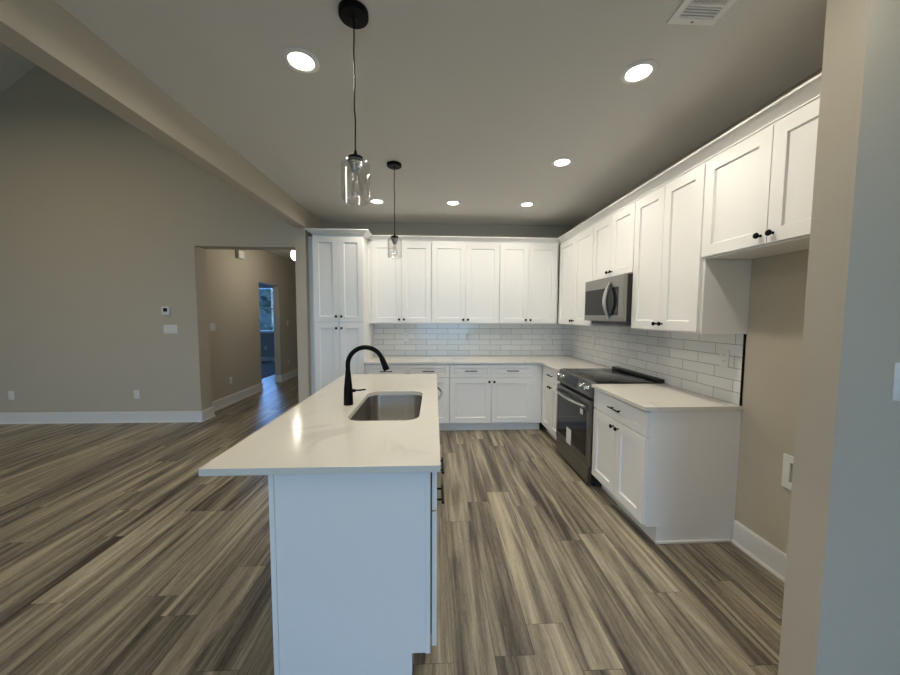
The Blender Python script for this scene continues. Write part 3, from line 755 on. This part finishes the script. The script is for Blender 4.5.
t = thing('outlet_box', 'white recessed fridge outlet box low on the alcove wall', 'outlet box', (XW, 1.690, .622), RR)
m = MB()
for a in ((-.080, .080, .055, .095), (-.080, .080, -.095, -.055), (-.080, -.040, -.055, .055), (.040, .080, -.055, .055)): m.box(a[0], a[1], -.010, -.0006, a[2], a[3], .002)
m.build('frame', M['plastic'], t)
MB().box(-.042, .042, -.0025, -.0008, -.057, .057).build('recess', simple('grey_recess', (.35, .35, .34), .6), t, smooth=0)
# hall chime and lamp
o = thing('door_chime', 'white door chime box high on the hall wall', 'door chime', (HX, 6.08, 2.53), RH)
MB().box(-.085, .085, -.055, -.0006, -.065, .065, .005, 2).build('cover', M['plastic'], o)
MB().box(-.10, -.0855, -.06, -.0006, -.07, .07, .004, 2).build('shaded_side', simple('chime_shade_grey', (.40, .38, .34), .5), o)  # grey slab paints the shade on the chime's near side
t = thing('living_fill_light', 'added unseen fill lamp hanging from the living room ridge, beyond the left picture edge', 'ceiling light', (-4.5, 2.0, RZ), 0)  # unseen lamp and fixture added to warm the living room wall
MB().tube([(0, 0, -.001), (0, 0, -.92)], .012, 10).build('stem', M['black'], t)
MB().lathe([(0, -.92), (.17, -.92), (.18, -.94), (.18, -1.00), (.172, -1.00), (.172, -.94), (0, -.94)], n=32).build('shade', M['black'], t)
MB().lathe([(0, -.945), (.165, -.945), (.165, -.99), (0, -1.00)], n=32).build('lens', M['globe'], t)
l = bpy.data.lights.new('living_fill_lamp', 'AREA'); l.shape = 'DISK'; l.size = .3; l.energy = LIVING_FILL_W; l.color = LIVING_FILL_WARM
lo = bpy.data.objects.new('living_fill_lamp', l); lo.location = (0, 0, -1.02); lo.parent = t; COL.objects.link(lo)
t = thing('hall_ceiling_light', 'lit round flush ceiling lamp in the hallway', 'ceiling light', (-2.455, 6.15, CEIL), 0)
MB().lathe([(0, -.0005), (.085, -.0005), (.085, -.03), (.06, -.05), (.03, -.06), (.03, -.10), (0, -.10)], n=28).build('base', M['plastic'], t)
MB().lathe([(0, -.101), (.04, -.105), (.075, -.16), (.090, -.225), (.075, -.285), (.04, -.315), (0, -.322)], n=28).build('globe', M['globe'], t)
l = bpy.data.lights.new('hall_lamp', 'POINT'); l.energy = HALL_W; l.color = WARM; l.shadow_soft_size = .1
lo = bpy.data.objects.new('hall_lamp', l); lo.location = (0, 0, -.40); lo.parent = t; COL.objects.link(lo)

# ------------------------------------------------------------------ garden beyond the bedroom window
o = sbox('ground_lawn', M['lawn'], -40, 40, -40, 50, -.35, -.25)
def tree(label, x, y, h, r, seed):
    rnd = random.Random(seed); t = thing('tree', label, 'tree', (x, y, -.25), 0, 'trees behind the bedroom window')
    MB().tube([(0, 0, -.02), (.05, 0, h*.3), (0, .05, h*.6)], [r*.11, r*.08, r*.05], 10).build('trunk', M['bark'], t)
    b = MB()
    for k in range(26):
        q = bmesh.new(); bmesh.ops.create_icosphere(q, subdivisions=3, radius=1)
        rr = r*rnd.uniform(.28, .45)
        an = rnd.uniform(0, 2*PI); d = r*rnd.uniform(.1, .75); zz = h*(.08+.037*k)*rnd.uniform(.85, 1.1)+rr*.5
        for v in q.verts: v.co *= rr*(1+.45*noise.noise(v.co*3.1+Vector((seed, k, 0))))
        b.merge(q, Matrix.Translation((d*math.cos(an), d*math.sin(an), zz)))
    b.build('crown', M['leaf'], t)
tree('dark leafy tree seen in the left of the bedroom window', -11.6, 18.5, 6.5, 1.9, 3)
tree('dark leafy tree seen in the right of the bedroom window', -7.2, 16.5, 6.0, 1.5, 5)
tree('tall dark tree farther back beyond the bedroom window', -11.5, 26.0, 9.0, 3.0, 9)
